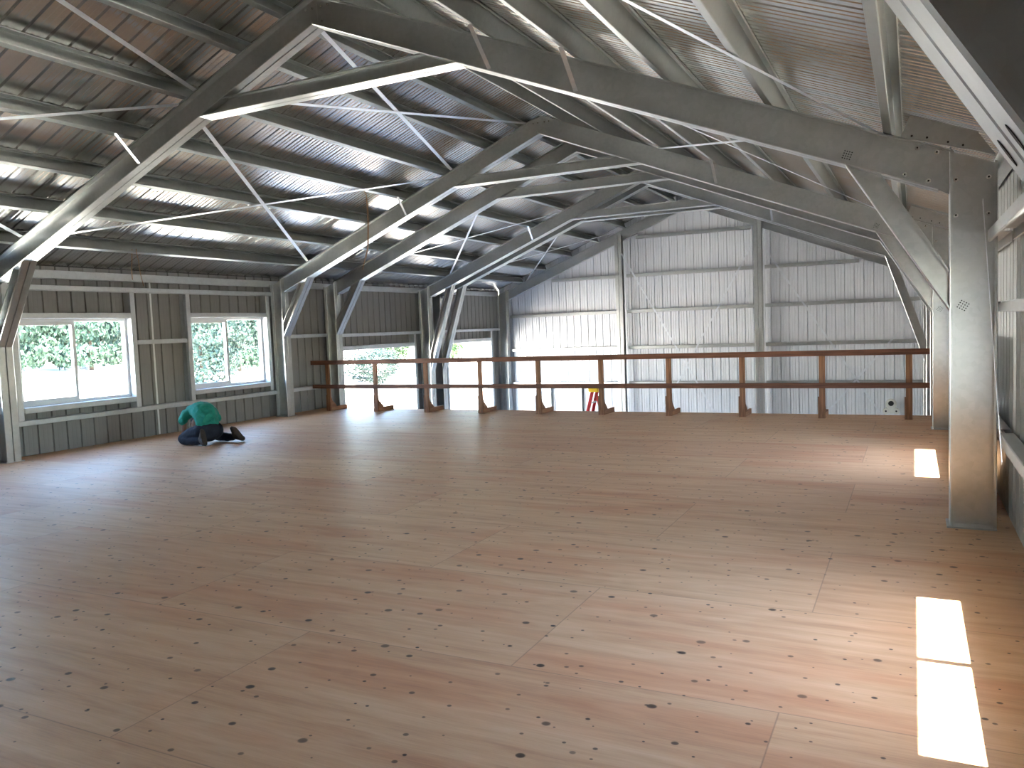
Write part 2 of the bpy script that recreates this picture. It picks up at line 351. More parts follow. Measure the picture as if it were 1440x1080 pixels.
# ------------------------------------------------------------------ portal frames
def frame(Y, label, base, kz, kx, kzr=None, kxr=None, sides=(-1, 1), detail=False, sides_fly=()):
    r = empty('portal_frame', (XM, Y, base)); tag(r, label, 'steel frame', 'steel portal frames of the building')
    L = V((XM, Y, base))
    def add(name, bm, mat='steel', **kw):
        o = finish(name, bm, mat, r)
        for v in o.data.vertices: v.co -= L
        return o
    for s in sides:
        xi = XL if s < 0 else XR; nn = NL if s < 0 else NR
        bm = bmesh.new()
        pair(bm, (xi, Y, base + 0.012), (xi, Y, 2.4), (s, 0, 0), (0, 1, 0), CD, FL, c1=(V((xi, 0, und(xi) + DT)), nn))
        c = add('column', bm)
        bm = bmesh.new(); box(bm, (xi - s * 0.02, Y - 0.13, base), (xi + s * (CD + 0.0), Y + 0.13, base + 0.012)); o = finish('base_plate', bm, 'steel', c)
        for v in o.data.vertices: v.co -= L
        bm = bmesh.new(); d = V((s, 0, -S)).normalized()
        pair(bm, (XM, Y, HA), (xi - s * 0.075, Y, und(xi - s * 0.075)), nn, (0, 1, 0), RD, FL, c0=((XM + s * 0.003, 0, 0), (1, 0, 0)))
        add('rafter', bm)
        # eave gusset between rafter end and column
        bm = bmesh.new(); x0 = xi - s * 0.10
        pts = [V((x0, Y - 0.0025, und(x0) + 0.012)), V((x0 + s * .108, Y - .0025, und(x0) + DT + 0.0)), V((xi + s * .03, Y - .0025, und(xi + s * .03) + DT - .012)), V((xi + s * .03, Y - .0025, und(xi) - 0.02))]
        extrude(bm, pts, (0, 0.005, 0)); add('gusset_plate', bm)
        zk, xk = kz, kx
        bm = bmesh.new(); p0 = V((xi, Y, zk)); p1 = V((xi - s * xk, Y, und(xi - s * xk))); ax = (p1 - p0).normalized(); w = V((s * abs(ax.z), 0, abs(ax.x)))
        pair(bm, p0, p1, w, (0, 1, 0), 0.16, FL - 0.004, c0=((xi - s * .001, 0, 0), (1, 0, 0)), c1=(p1 - nn * .001, nn), lip=0.018)
        kb = add('knee_brace', bm)
        if detail and s > 0:
            yf = Y - 0.0065
            for (bx, bz) in ((.037, 2.817), (.165, 2.77), (-.048, 2.632), (.11, 2.568), (.287, 2.557), (.494, 2.553), (.287, 2.299), (.494, 2.294)):
                bm = bmesh.new(); cyl(bm, (bx, yf, bz), (bx, yf - .004, bz), .017, 14); cyl(bm, (bx, yf - .004, bz), (bx, yf - .016, bz), .0115, 6); bo = add('bolt', bm, 'bolt'); bm = bmesh.new(); cyl(bm, (bx, yf - .0165, bz), (bx, yf - .024, bz), .006, 8); o2 = finish('bolt_end', bm, 'dark', bo); [setattr(v, 'co', v.co - L) for v in o2.data.vertices]
            for (cx, cz, ag) in ((-.444, 2.828, .38), (.334, 1.64, .55)):
                bm = bmesh.new()
                for i in range(4):
                    for j in range(4):
                        u, v = (i - 1.5) * .018, (j - 1.5) * .018; x = cx + u * math.cos(ag) + v * math.sin(ag); z = cz - u * math.sin(ag) + v * math.cos(ag)
                        cyl(bm, (x, yf + .0005, z), (x, yf - .002, z), .0048, 8)
                add('punched_holes', bm, 'dark')
            bm = bmesh.new(); yy = Y - 0.06
            extrude(bm, [V((-.01, yy, 3.055)), V((.42, yy, 2.875)), V((.535, yy, 2.70)), V((-.075, yy, und(-.075) + DT + .004))], (0, .003, 0)); ep = add('eave_plate', bm)
            for bx, bz in ((0.0, 2.90), (.10, 2.875), (.235, 2.825), (.33, 2.79)):
                bm = bmesh.new(); cyl(bm, (bx, yy, bz), (bx, yy - .004, bz), .008, 8); add('rivet', bm, 'dark')
        if detail:
            for bx, bz in ((XM + s * .06, HA + .20), (XM + s * .14, HA + .20), (XM + s * .06, HA + .05)):
                bm = bmesh.new(); cyl(bm, (bx, Y - .0065, bz), (bx, Y - .018, bz), .012, 8); add('bolt', bm, 'bolt')
    zc = 4.10; h = (HA - zc) / S
    bm = bmesh.new()
    pair(bm, (XM - h, Y, zc), (XM + h, Y, zc), (0, 0, 1), (0, 1, 0), 0.16, FL - .004, c0=((XM - h, 0, zc - .002), NL), c1=((XM + h, 0, zc - .002), NR), lip=0.018)
    add('collar_tie', bm)
    for x, yo in sides_fly:
        bm = bmesh.new(); sg = 1 if yo > 0 else -1
        bar(bm, (x, Y + sg * (FL + .006), und(x) + .02), (x, Y + yo, und(x) + DT + .003), .04, .003, up=(0, 1, .3)); add('fly_brace', bm, 'strap')
    return r
frame(Y0, 'steel portal frame nearest the viewer, its slotted knee brace crossing the top right corner', 0, 1.6031, .7009)
frame(Y1, 'big foreground steel frame with bolted right-hand column and two by two bolts at eave', 0, 1.6031, .7009, detail=True, sides_fly=[(-2.62, -.42), (-3.46, -.45), (-8.17, -.4)])
frame(Y2, 'middle steel frame with blue-lit left knee brace, standing on plywood just before the railing', 0, 1.6031, .7009, detail=True, sides_fly=[(-2.62, -.4), (-8.17, -.35), (-4.4, .35)])
frame(Y3, 'steel frame just past the railing, close behind the one standing at floor edge', GZ, 1.6031, .7009, sides_fly=[(-2.62, .35), (-4.4, .35), (-8.17, .35)])
frame(Y4, 'front one of the two twin steel frames with long knee braces beyond the railing', GZ, .5544, .7333, sides_fly=[(-2.62, -.35), (-8.17, -.35)])
frame(Y5, 'rear one of the two twin steel frames with long knee braces beyond the railing', GZ, .5544, .7333, sides_fly=[(-2.62, .35), (-5.12, .35), (-8.17, .35)])
# slots on the nearest knee brace flange
def slots():
    r = [o for o in bpy.data.objects if o.name == 'portal_frame'][0]
    p0 = V((XR, Y0, 1.6031)); p1 = V((XR - .7009, Y0, und(XR - .7009))); ax = (p1 - p0).normalized(); nrm = V((-ax.z, 0, ax.x)) * 1.0
    if nrm.z > 0: nrm = -nrm
    for t, yo in ((.245, .052), (.245, -.05)):
        bm = bmesh.new(); c = p0 + ax * t + V((0, yo, 0)) + nrm * .0006
        a = []
        for k in range(20):
            q = 2 * math.pi * k / 20; a.append(c + ax * math.cos(q) * .022 + V((0, 1, 0)) * math.sin(q) * .007)
        extrude(bm, a, nrm * .0008); o = finish('slot', bm, 'dark', r)
        for v in o.data.vertices: v.co -= V((XM, Y0, 0))
slots()

# far gable framing
def cut_single(name, label, cat, group, builder, mat='steel', kind=None):
    bm = bmesh.new(); builder(bm); return tag(finish(name, bm, mat), label, cat, group, kind)
def gable_frame():
    r = empty('end_frame', (XM, Y6, GZ)); tag(r, 'end steel frame against the far wall, with pale corner columns', 'steel frame'); L = V((XM, Y6, GZ))
    for s in (-1, 1):
        xi = XL if s < 0 else XR; nn = NL if s < 0 else NR
        bm = bmesh.new(); pair(bm, (xi, Y6, GZ), (xi, Y6, 2.4), (s, 0, 0), (0, 1, 0), CD, FL, c1=(V((xi, 0, und(xi) + DT)), nn)); o = finish('column', bm, 'steel', r)
        for v in o.data.vertices: v.co -= L
        bm = bmesh.new(); cee(bm, (XM, Y6 + .10, HA), (xi - s * .005, Y6 + .10, und(xi - s * .005)), nn, (0, -1, 0), RD, FL, c0=((XM + s * .003, 0, 0), (1, 0, 0)), c1=((xi - s * .004, 0, 0), (1, 0, 0)))
        o = finish('rafter', bm, 'steel', r)
        for v in o.data.vertices: v.co -= L
gable_frame()
for x, lab in ((-7.515, 'left one of the two tall steel posts standing before the far wall'), (-3.655, 'right one of the two tall steel posts standing before the far wall')):
    cut_single('gable_post', lab, 'steel post', 'far wall posts', lambda bm: pair(bm, (x, Y6 - .21, GZ), (x, Y6 - .21, und(x) + .18), (0, 1, 0), (1, 0, 0), .19, .10))
bays = [(-11.20, -7.64, 'left'), (-7.39, -3.78, 'middle'), (-3.53, .22, 'right')]
lv = [(-.08, 'lowest level'), (.95, 'second level up, just above the railing'), (2.0, 'third level up'), (3.03, 'fourth level up'), (4.11, 'topmost, under the ridge')]
for z, ln in lv:
    for a, b, bn in bays:
        lim = abs((z + .02 - HA) / S); x0, x1 = max(a, XM - lim), min(b, XM + lim)
        if x1 - x0 < .5: continue
        yy = Y6 + .02 if abs(x0 - XL) < .1 or True else Y6
        cut_single('wall_girt', 'horizontal steel girt on the far wall, %s bay, %s' % (bn, ln), 'girt', 'far wall girts',
                   lambda bm: cee(bm, (x0, YG - .012, z), (x1, YG - .012, z), (0, -1, 0), (0, 0, -1), .105, .095, lip=.02), 'steel')
def strap(p, q, label, group, w=.045, up=(0, 0, 1), name='brace_strap'):
    return cut_single(name, label, 'brace strap', group, lambda bm: bar(bm, p, q, w, .003, up), 'strap')
ys = Y6 - .225
strap((-7.41, ys, 3.60), (-3.80, ys, GZ + .1), 'far wall strap falling left to right in the middle bay', 'far wall bracing', up=(0, 1, 0))
strap((-3.80, ys - .006, 3.55), (-7.41, ys - .006, GZ + .1), 'far wall strap rising left to right in the middle bay', 'far wall bracing', up=(0, 1, 0))
strap((-3.50, ys, 3.50), (.20, ys, -2.35), 'far wall strap falling left to right in the right bay', 'far wall bracing', up=(0, 1, 0))
strap((.20, ys - .006, 1.75), (-3.50, ys - .006, -2.72), 'far wall strap rising left to right in the right bay', 'far wall bracing', up=(0, 1, 0))
for x, lab in ((-9.95, 'left upright of the door framing low on the far wall, behind the railing'), (-8.94, 'right upright of the door framing low on the far wall, beside the red ladder')):
    cut_single('door_stud', lab, 'door stud', 'far wall door framing', lambda bm: cee(bm, (x - .05, YG - .11, GZ), (x - .05, YG - .11, -.17), (1, 0, 0), (0, 1, 0), .10, .095), 'steel')

# purlins
PL = [(-5.88, 'ridge, left slope'), (-6.50, 'second from the ridge on the left slope'), (-7.35, 'third from the ridge on the left slope'), (-8.19, 'fourth from the ridge on the left slope'), (-9.04, 'fifth from the ridge on the left slope'), (-9.89, 'sixth from the ridge on the left slope'), (-10.70, 'lowest on the left slope, above the windows')]
PR = [(-5.10, 'ridge, right slope'), (-4.40, 'second from the ridge on the right slope'), (-3.43, 'third from the ridge on the right slope'), (-2.60, 'fourth from the ridge on the right slope'), (-1.82, 'fifth from the ridge on the right slope'), (-1.01, 'sixth from the ridge on the right slope'), (-.16, 'lowest on the right slope, above the big column')]
for lst, nn, d in ((PL, NL, V((1, 0, S)).normalized()), (PR, NR, V((1, 0, -S)).normalized())):
    for x, ln in lst:
        x0 = x - .033
        cut_single('roof_purlin', 'steel roof purlin, ' + ln, 'purlin', 'roof purlins',
                   lambda bm: cee(bm, (x0, YB + .02, und(x0) + DT + .004), (x0, YG - .02, und(x0) + DT + .004), nn, d, .19, .065, lip=.018, ch=.004), 'purlin')
# eave struts
cut_single('eave_strut', 'flat steel eave strut running above the left windows', 'eave strut', 'eave struts', lambda bm: cee(bm, (-11.525, YB + .02, 2.605), (-11.525, YG - .3, 2.605), (0, 0, 1), (-1, 0, 0), .125, .09, lip=.015), 'girt')
cut_single('eave_strut', 'flat steel eave strut along the right wall behind the big column', 'eave strut', 'eave struts', lambda bm: cee(bm, (.555, YB + .02, 2.605), (.555, YG - .3, 2.605), (0, 0, 1), (1, 0, 0), .125, .09, lip=.015), 'girt')

# roof straps and side girts
def rs(x0, y0, x1, y1, label, dz=0.0):
    z0, z1 = und(x0) + DT - .006 - dz, und(x1) + DT - .006 - dz
    n = NL if x0 < XM else NR
    strap((x0, y0, z0), (x1, y1, z1), label, 'roof brace straps', .05, n)
bay = {'nearest bay': (Y0 + .11, Y1 - .11), 'bay beyond the foreground frame': (Y1 + .11, Y2 - .11), 'bay just past the railing': (Y3 + .11, Y4 - .11), 'last bay before the far wall': (Y5 + .11, Y6 - .02)}
for bn, (a, b) in bay.items():
    rs(-7.50, a, -10.50, b, 'diagonal strap under the left slope, lower panel, running outwards, ' + bn)
    rs(-10.50, a, -7.45, b, 'diagonal strap under the left slope, lower panel, running inwards, ' + bn, .006)
    if b < 13:
        rs(-5.72, a, -7.18, b, 'diagonal strap under the left slope, upper panel, running outwards, ' + bn)
        if a > 5: rs(-7.20, a, -5.72, b, 'diagonal strap under the left slope, upper panel, running inwards, ' + bn, .006)
rs(-3.35, bay['nearest bay'][0], -.24, bay['nearest bay'][1], 'diagonal strap under the right slope in the nearest bay')
a, b = bay['bay beyond the foreground frame']
rs(-.43, a, -3.48, b, 'diagonal strap under the right slope beyond the foreground frame, running inwards')
rs(-3.45, a, -.35, b, 'diagonal strap under the right slope beyond the foreground frame, running outwards', .006)

GD = .17
def girt(side, ya, yb, z, label, F=.075, D=GD):
    x = XWL + .012 if side < 0 else XWR - .012
    cut_single('wall_girt', label, 'girt', ('left' if side < 0 else 'right') + ' wall girts', lambda bm: cee(bm, (x, ya, z), (x, yb, z), (-side, 0, 0), (0, 0, -1), D, F, lip=.02), 'girt')
def stud(side, y, z0, z1, label, f=1, D=GD):
    x = XWL + .012 if side < 0 else XWR - .012
    cut_single('wall_stud', label, 'stud', ('left' if side < 0 else 'right') + ' wall studs', lambda bm: cee(bm, (x, y, z0), (x, y, z1), (-side, 0, 0), (0, f, 0), D, .09, lip=.01), 'girt')
def baynm(a): return {0: 'near the viewer', 1: 'under the two windows', 2: 'behind the left end of the railing', 3: 'over the nearer door opening', 4: 'over the farther door opening'}[a]
yb = [(Y0 + .11, Y1 - .11), (Y1 + .11, Y2 - .11), (Y2 + .11, Y3 - .11), (Y3 + .11, Y4 - .11), (Y5 + .11, Y6 - .11)]
for i, (a, b) in enumerate(yb[:3]): girt(-1, a, b, .53, 'left wall low girt, ' + ['bay near the viewer', 'long one passing below both windows', 'short one behind the left end of the railing'][i])
for i, (a, b) in enumerate(yb[:2]): girt(-1, a, b, 2.50, 'left wall top girt, ' + ['bay near the viewer', 'long one passing above both windows'][i])
girt(-1, yb[2][0], yb[2][1], 1.64, 'short left wall girt between the two closely set columns, at head height')
girt(-1, 9.09, 10.10, 1.64, 'short girt bridging the gap between the two left windows')
girt(-1, yb[3][0], yb[3][1], 1.62, 'left wall girt above the nearer door opening'); girt(-1, yb[4][0], yb[4][1], 1.62, 'left wall girt above the farther door opening')
girt(-1, 14.35, 17.3, 1.335, 'header of the nearer door opening in the left wall', F=.10); girt(-1, 19.0, 21.5, 1.335, 'header of the farther door opening in the left wall', F=.10)
for ya_, lab, f in ((14.34, 'nearer jamb of the nearer left door opening', -1), (17.31, 'farther jamb of the nearer left door opening', 1), (18.99, 'nearer jamb of the farther left door opening', -1), (21.51, 'farther jamb of the farther left door opening', 1)):
    stud(-1, ya_, GZ, 1.54, lab, f)
for (a, b), nm in (((7.13, 8.99), 'nearer left window'), ((10.22, 12.08), 'farther left window')):
    girt(-1, a, b, 2.09, 'header girt over the ' + nm, F=.085); girt(-1, a, b, .715, 'sill girt under the ' + nm, F=.085)
for y, f, lab in ((6.998 + .12, -1, 'stud at the near side of the nearer left window'), (8.995, 1, 'stud at the far side of the nearer left window'), (10.215, -1, 'stud at the near side of the farther left window'), (12.085, 1, 'stud at the far side of the farther left window')):
    stud(-1, y, .535, 2.42, lab, f)
for (a, b) in ((4.68, 6.54),):
    w = 'left window beside the foreground column'
    girt(-1, a, b, 2.09, 'header girt over the ' + w, F=.085); girt(-1, a, b, .715, 'sill girt under the ' + w, F=.085)
# right wall
for i, (a, b) in enumerate(yb[:2]):
    nm = ['in the nearest bay', 'behind the big column'][i]
    girt(1, a, b, .715, 'right wall sill-height girt ' + nm, F=.085, D=.095); girt(1, a, b, 2.17, 'right wall header-height girt ' + nm, F=.085)
    w = winR[i]
    girt(1, a, w[0] - .01, 1.66, 'right wall mid girt on the near side of window ' + nm, D=.09); girt(1, w[1] + .01, b, 1.66, 'right wall mid girt on the far side of window ' + nm, D=.09)
    pass
for i, (a, b) in enumerate(yb[2:]):
    for z, zn in ((.53, 'low'), (1.64, 'mid')): girt(1, a, b, z, 'right wall %s girt %s' % (zn, ['beside the railing end', 'past the railing', 'in the last bay'][i]))
strap((.435, Y1 - .35, 2.35), (.435, 5.06, .76), 'thin strap slanting down the right wall beside the big column', 'right wall straps', .03, (1, 0, 0))

# ------------------------------------------------------------------ guard rail
YR = 13.347
def rail():
    r = empty('guard_rail', (-5.55, YR, 0)); tag(r, 'long brown timber guard rail with two rails along the open floor edge', 'railing'); L = V((-5.55, YR, 0))
    def add(n, bm, mat, par):
        o = finish(n, bm, mat, par)
        for v in o.data.vertices: v.co -= L
        return o
    for n, z0, z1 in (('top_rail', .982, 1.07), ('mid_rail', .478, .560)):
        bm = bmesh.new()
        xs = [-11.465, -7.85, -4.2, .232] if n == 'top_rail' else [-11.44, -8.9, -3.3, .232]
        for a, b in zip(xs, xs[1:]): box(bm, (a + .001, YR - .04, z0), (b - .001, YR - .001, z1))
        bmesh.ops.bevel(bm, geom=bm.edges[:], offset=.003, segments=1, affect='EDGES')
        add(n, bm, 'lumx', r)
    post = None
    for i in range(10):
        x = -11.0617 + 1.224 * i
        if post is None:
            bm = bmesh.new(); box(bm, (x - .045, YR, 0), (x + .045, YR + .04, 1.068)); bmesh.ops.bevel(bm, geom=bm.edges[:], offset=.003, segments=1, affect='EDGES'); post = add('post', bm, 'lumz', r)
            bm = bmesh.new(); box(bm, (x - .062, YR + .002, 0), (x - .046, YR + .05, .34)); c1 = add('cleat', bm, 'lumz', post)
            bm = bmesh.new(); box(bm, (x + .003, YR + .041, 0), (x + .042, YE - .01, .085)); bmesh.ops.bevel(bm, geom=bm.edges[:], offset=.003, segments=1, affect='EDGES'); c2 = add('foot', bm, 'lumy', post)
            bm = bmesh.new(); extrude(bm, [V((x + .004, YR + .041, .088)), V((x + .004, YR + .22, .088)), V((x + .004, YR + .19, .12)), V((x + .004, YR + .075, .22)), V((x + .004, YR + .041, .30))], (.036, 0, 0)); c3 = add('corner_brace', bm, 'lumy', post)
            kids = [c1, c2, c3]
        else:
            q = post.copy(); COL.objects.link(q); q.parent = r; q.location = (1.224 * i, 0, 0)
            for kd in kids:
                d = kd.copy(); COL.objects.link(d); d.parent = q
rail()

# ------------------------------------------------------------------ leaning board, strings, fitting
bm = bmesh.new(); extrude(bm, [V((.452, 7.15, .002)), V((.468, 7.15, .002)), V((.478, 7.15, 1.378)), V((.462, 7.15, 1.378))], (0, 1.38, 0))
tag(finish('plywood_board', bm, 'board'), 'dark brown board leaning on the right wall behind the big column', 'board')
def string(pts, label):
    bm = bmesh.new(); tube(bm, [V(p) for p in pts], .006, 6); tag(finish('hanging_string', bm, 'jute'), label, 'string', 'strings hanging from purlins')
bm = bmesh.new(); z0 = und(-10.68) + DT
x, y = -10.69, 8.53
tube(bm, [V((x - .04, y, z0 + .05)), V((x - .05, y, z0 - .01)), V((x - .02, y - .03, z0 - .10)), V((x - .035, y - .04, z0 - .28)), V((x - .03, y - .04, z0 - .42))], .006)
tube(bm, [V((x + .05, y, z0 + .05)), V((x + .055, y, z0 - .01)), V((x + .02, y + .05, z0 - .12)), V((x + .03, y + .06, z0 - .32)), V((x + .05, y + .09, z0 - .52))], .005)
tag(finish('hanging_string', bm, 'jute'), 'short brown string looped over the lowest purlin above the windows', 'string')
bm = bmesh.new(); z0 = und(-8.17) + DT; x, y = -8.17, 11.1
tube(bm, [V((x - .03, y, z0 + .04)), V((x - .04, y, z0 - .01)), V((x + .005, y, z0 - .08)), V((x + .01, y, z0 - .5)), V((x - .02, y, z0 - .95)), V((x - .11, y - .02, z0 - 1.25)), V((x - .14, y - .02, z0 - 1.32))], .007)
tube(bm, [V((x + .01, y, z0 - .1)), V((x + .03, y + .01, z0 - .45)), V((x - .01, y + .01, z0 - .90)), V((x - .07, y + .01, z0 - 1.12))], .005)
tag(finish('hanging_string', bm, 'jute'), 'long brown string dangling from the roof before the middle frame', 'string')
r = empty('wall_fitting', (-.49, YG - .02, -.85)); tag(r, 'small pale round fitting with dark mouth, low on the far wall behind the railing', 'wall fitting')
bm = bmesh.new(); cyl(bm, (0, 0, .16), (0, -.10, .16), .13, 20); finish('housing', bm, 'fit', r)
bm = bmesh.new(); cyl(bm, (0.0, -.101, .18), (0, -.108, .18), .065, 16); finish('opening', bm, 'dark', r)
for s in (-1, 1):
    bm = bmesh.new(); cyl(bm, (s * .12, 0, -.02), (s * .12, -.08, -.02), .075, 16); f_ = finish('foot', bm, 'fit', r)
    bm = bmesh.new(); cyl(bm, (s * .12, -.081, -.02), (s * .12, -.086, -.02), .024, 10); finish('bolt', bm, 'dark', f_)
bm = bmesh.new(); box(bm, (-.12, -.05, -.08), (.12, 0, .06)); finish('bracket', bm, 'fit', r)

# ------------------------------------------------------------------ stepladder on the lower floor
def ladder():
    P = V((-6.42, 17.0, GZ)); r = empty('stepladder', P); tag(r, 'red stepladder with yellow top on the floor below, seen behind the railing', 'ladder')
    H = 3.06
    for s in (-1, 1):
        bm = bmesh.new(); cee(bm, (-.85, s * .30, 0.0), (-.06, s * .17, H - .05), (1, 0, 0), (0, -s, 0), .075, .03, lip=.002, t=.004, ch=.002); finish('rail', bm, 'red', r)
        bm = bmesh.new(); cee(bm, (.80, s * .27, 0.0), (.03, s * .15, H - .08), (1, 0, 0), (0, -s, 0), .05, .03, lip=.002, t=.004, ch=.002); finish('rear_rail', bm, 'red', r)
    for k in range(9):
        t = (k + 1) / 10.0; x = -.85 + .79 * t + .03; w = .30 - .13 * t - .01; z = H * t
        bm = bmesh.new(); box(bm, (x, -w, z - .012), (x + .08, w, z + .012)); finish('step', bm, 'alu', r)
    for k in range(4):
        t = (k + 1) / 5.0; x = .80 - .77 * t; w = .27 - .12 * t; bm = bmesh.new(); bar(bm, (x + .02, -w, H * t), (x + .02, w, H * t), .03, .01); finish('rear_brace', bm, 'alu', r)
    bm = bmesh.new(); box(bm, (-.11, -.20, H - .06), (.13, .20, H + .05)); bmesh.ops.bevel(bm, geom=bm.edges[:], offset=.015, segments=2, affect='EDGES'); finish('top_cap', bm, 'yellow', r)
ladder()

# ------------------------------------------------------------------ the kneeling worker (faces -x, towards the wall)
def skin(name, verts, edges, mat, parent, root=0, sub=2):
    me = bpy.data.meshes.new(name); me.from_pydata([v[:3] for v in verts], edges, []); o = bpy.data.objects.new(name, me); COL.objects.link(o)
    o.parent = parent
    o.modifiers.new('skin', 'SKIN'); lay = me.skin_vertices[0] if me.skin_vertices else None
    for i, v in enumerate(verts):
        d = lay.data[i]; rr = v[3] if hasattr(v[3], '__len__') else (v[3], v[3]); d.radius = rr; d.use_root = (i == root)
    m = o.modifiers.new('sub', 'SUBSURF'); m.levels = sub; m.render_levels = sub
    me.materials.append(M[mat])
    for p in me.polygons: p.use_smooth = True
    # bake the modifiers so that the body is one plain mesh
    dg = bpy.context.evaluated_depsgraph_get(); ev = o.evaluated_get(dg); nm = bpy.data.meshes.new_from_object(ev)
    for p in nm.polygons: p.use_smooth = True
    o.modifiers.clear(); o.data = nm
    if not nm.materials: nm.materials.append(M[mat])
    return o
def blob(name, chains, mat, parent, vox=.012, smooth=6, noise=0.0, cut=None):
    """one continuous surface: tapered limbs swept along chains of (f, l, z, r or (r_side, r_front)), fused and smoothed"""
    bm = bmesh.new()
    for ch in chains:
        pts = [(V((-p[0], -p[1], p[2])), p[3] if hasattr(p[3], '__len__') else (p[3], p[3])) for p in ch]
        for (p, r), (q, t) in zip(pts, pts[1:]):
            n = max(2, int((q - p).length / .018))
            for k in range(n + 1):
                u = k / n; c = p.lerp(q, u); rs = r[0] + (t[0] - r[0]) * u; rf = r[1] + (t[1] - r[1]) * u
                ax = (q - p).normalized(); side = V((0, 1, 0)); side = (side - ax * side.dot(ax))
                side = side.normalized() if side.length > .2 else V((1, 0, 0)); fr = ax.cross(side)
                rb = min(rs, rf); m = Matrix((( side.x * rs, fr.x * rf, ax.x * rb, c.x), (side.y * rs, fr.y * rf, ax.y * rb, c.y), (side.z * rs, fr.z * rf, ax.z * rb, c.z), (0, 0, 0, 1)))
                bmesh.ops.create_icosphere(bm, subdivisions=2, radius=1, matrix=m)
    if cut: pass
    me = bpy.data.meshes.new(name); bm.to_mesh(me); bm.free(); me.materials.append(M[mat])
    o = bpy.data.objects.new(name, me); COL.objects.link(o); o.parent = parent
    rm = o.modifiers.new('r', 'REMESH'); rm.mode = 'VOXEL'; rm.voxel_size = vox; rm.use_smooth_shade = True
    sm = o.modifiers.new('s', 'SMOOTH'); sm.factor = .5; sm.iterations = smooth
    if noise:
        tx = bpy.data.textures.new('folds', 'CLOUDS'); tx.noise_scale = .07; dm = o.modifiers.new('f', 'DISPLACE'); dm.texture = tx; dm.strength = noise; dm.mid_level = .5
    dg = bpy.context.evaluated_depsgraph_get(); nm = bpy.data.meshes.new_from_object(o.evaluated_get(dg))
    for p in nm.polygons: p.use_smooth = True
    o.modifiers.clear(); o.data = nm
    if not nm.materials: nm.materials.append(M[mat])
    return o
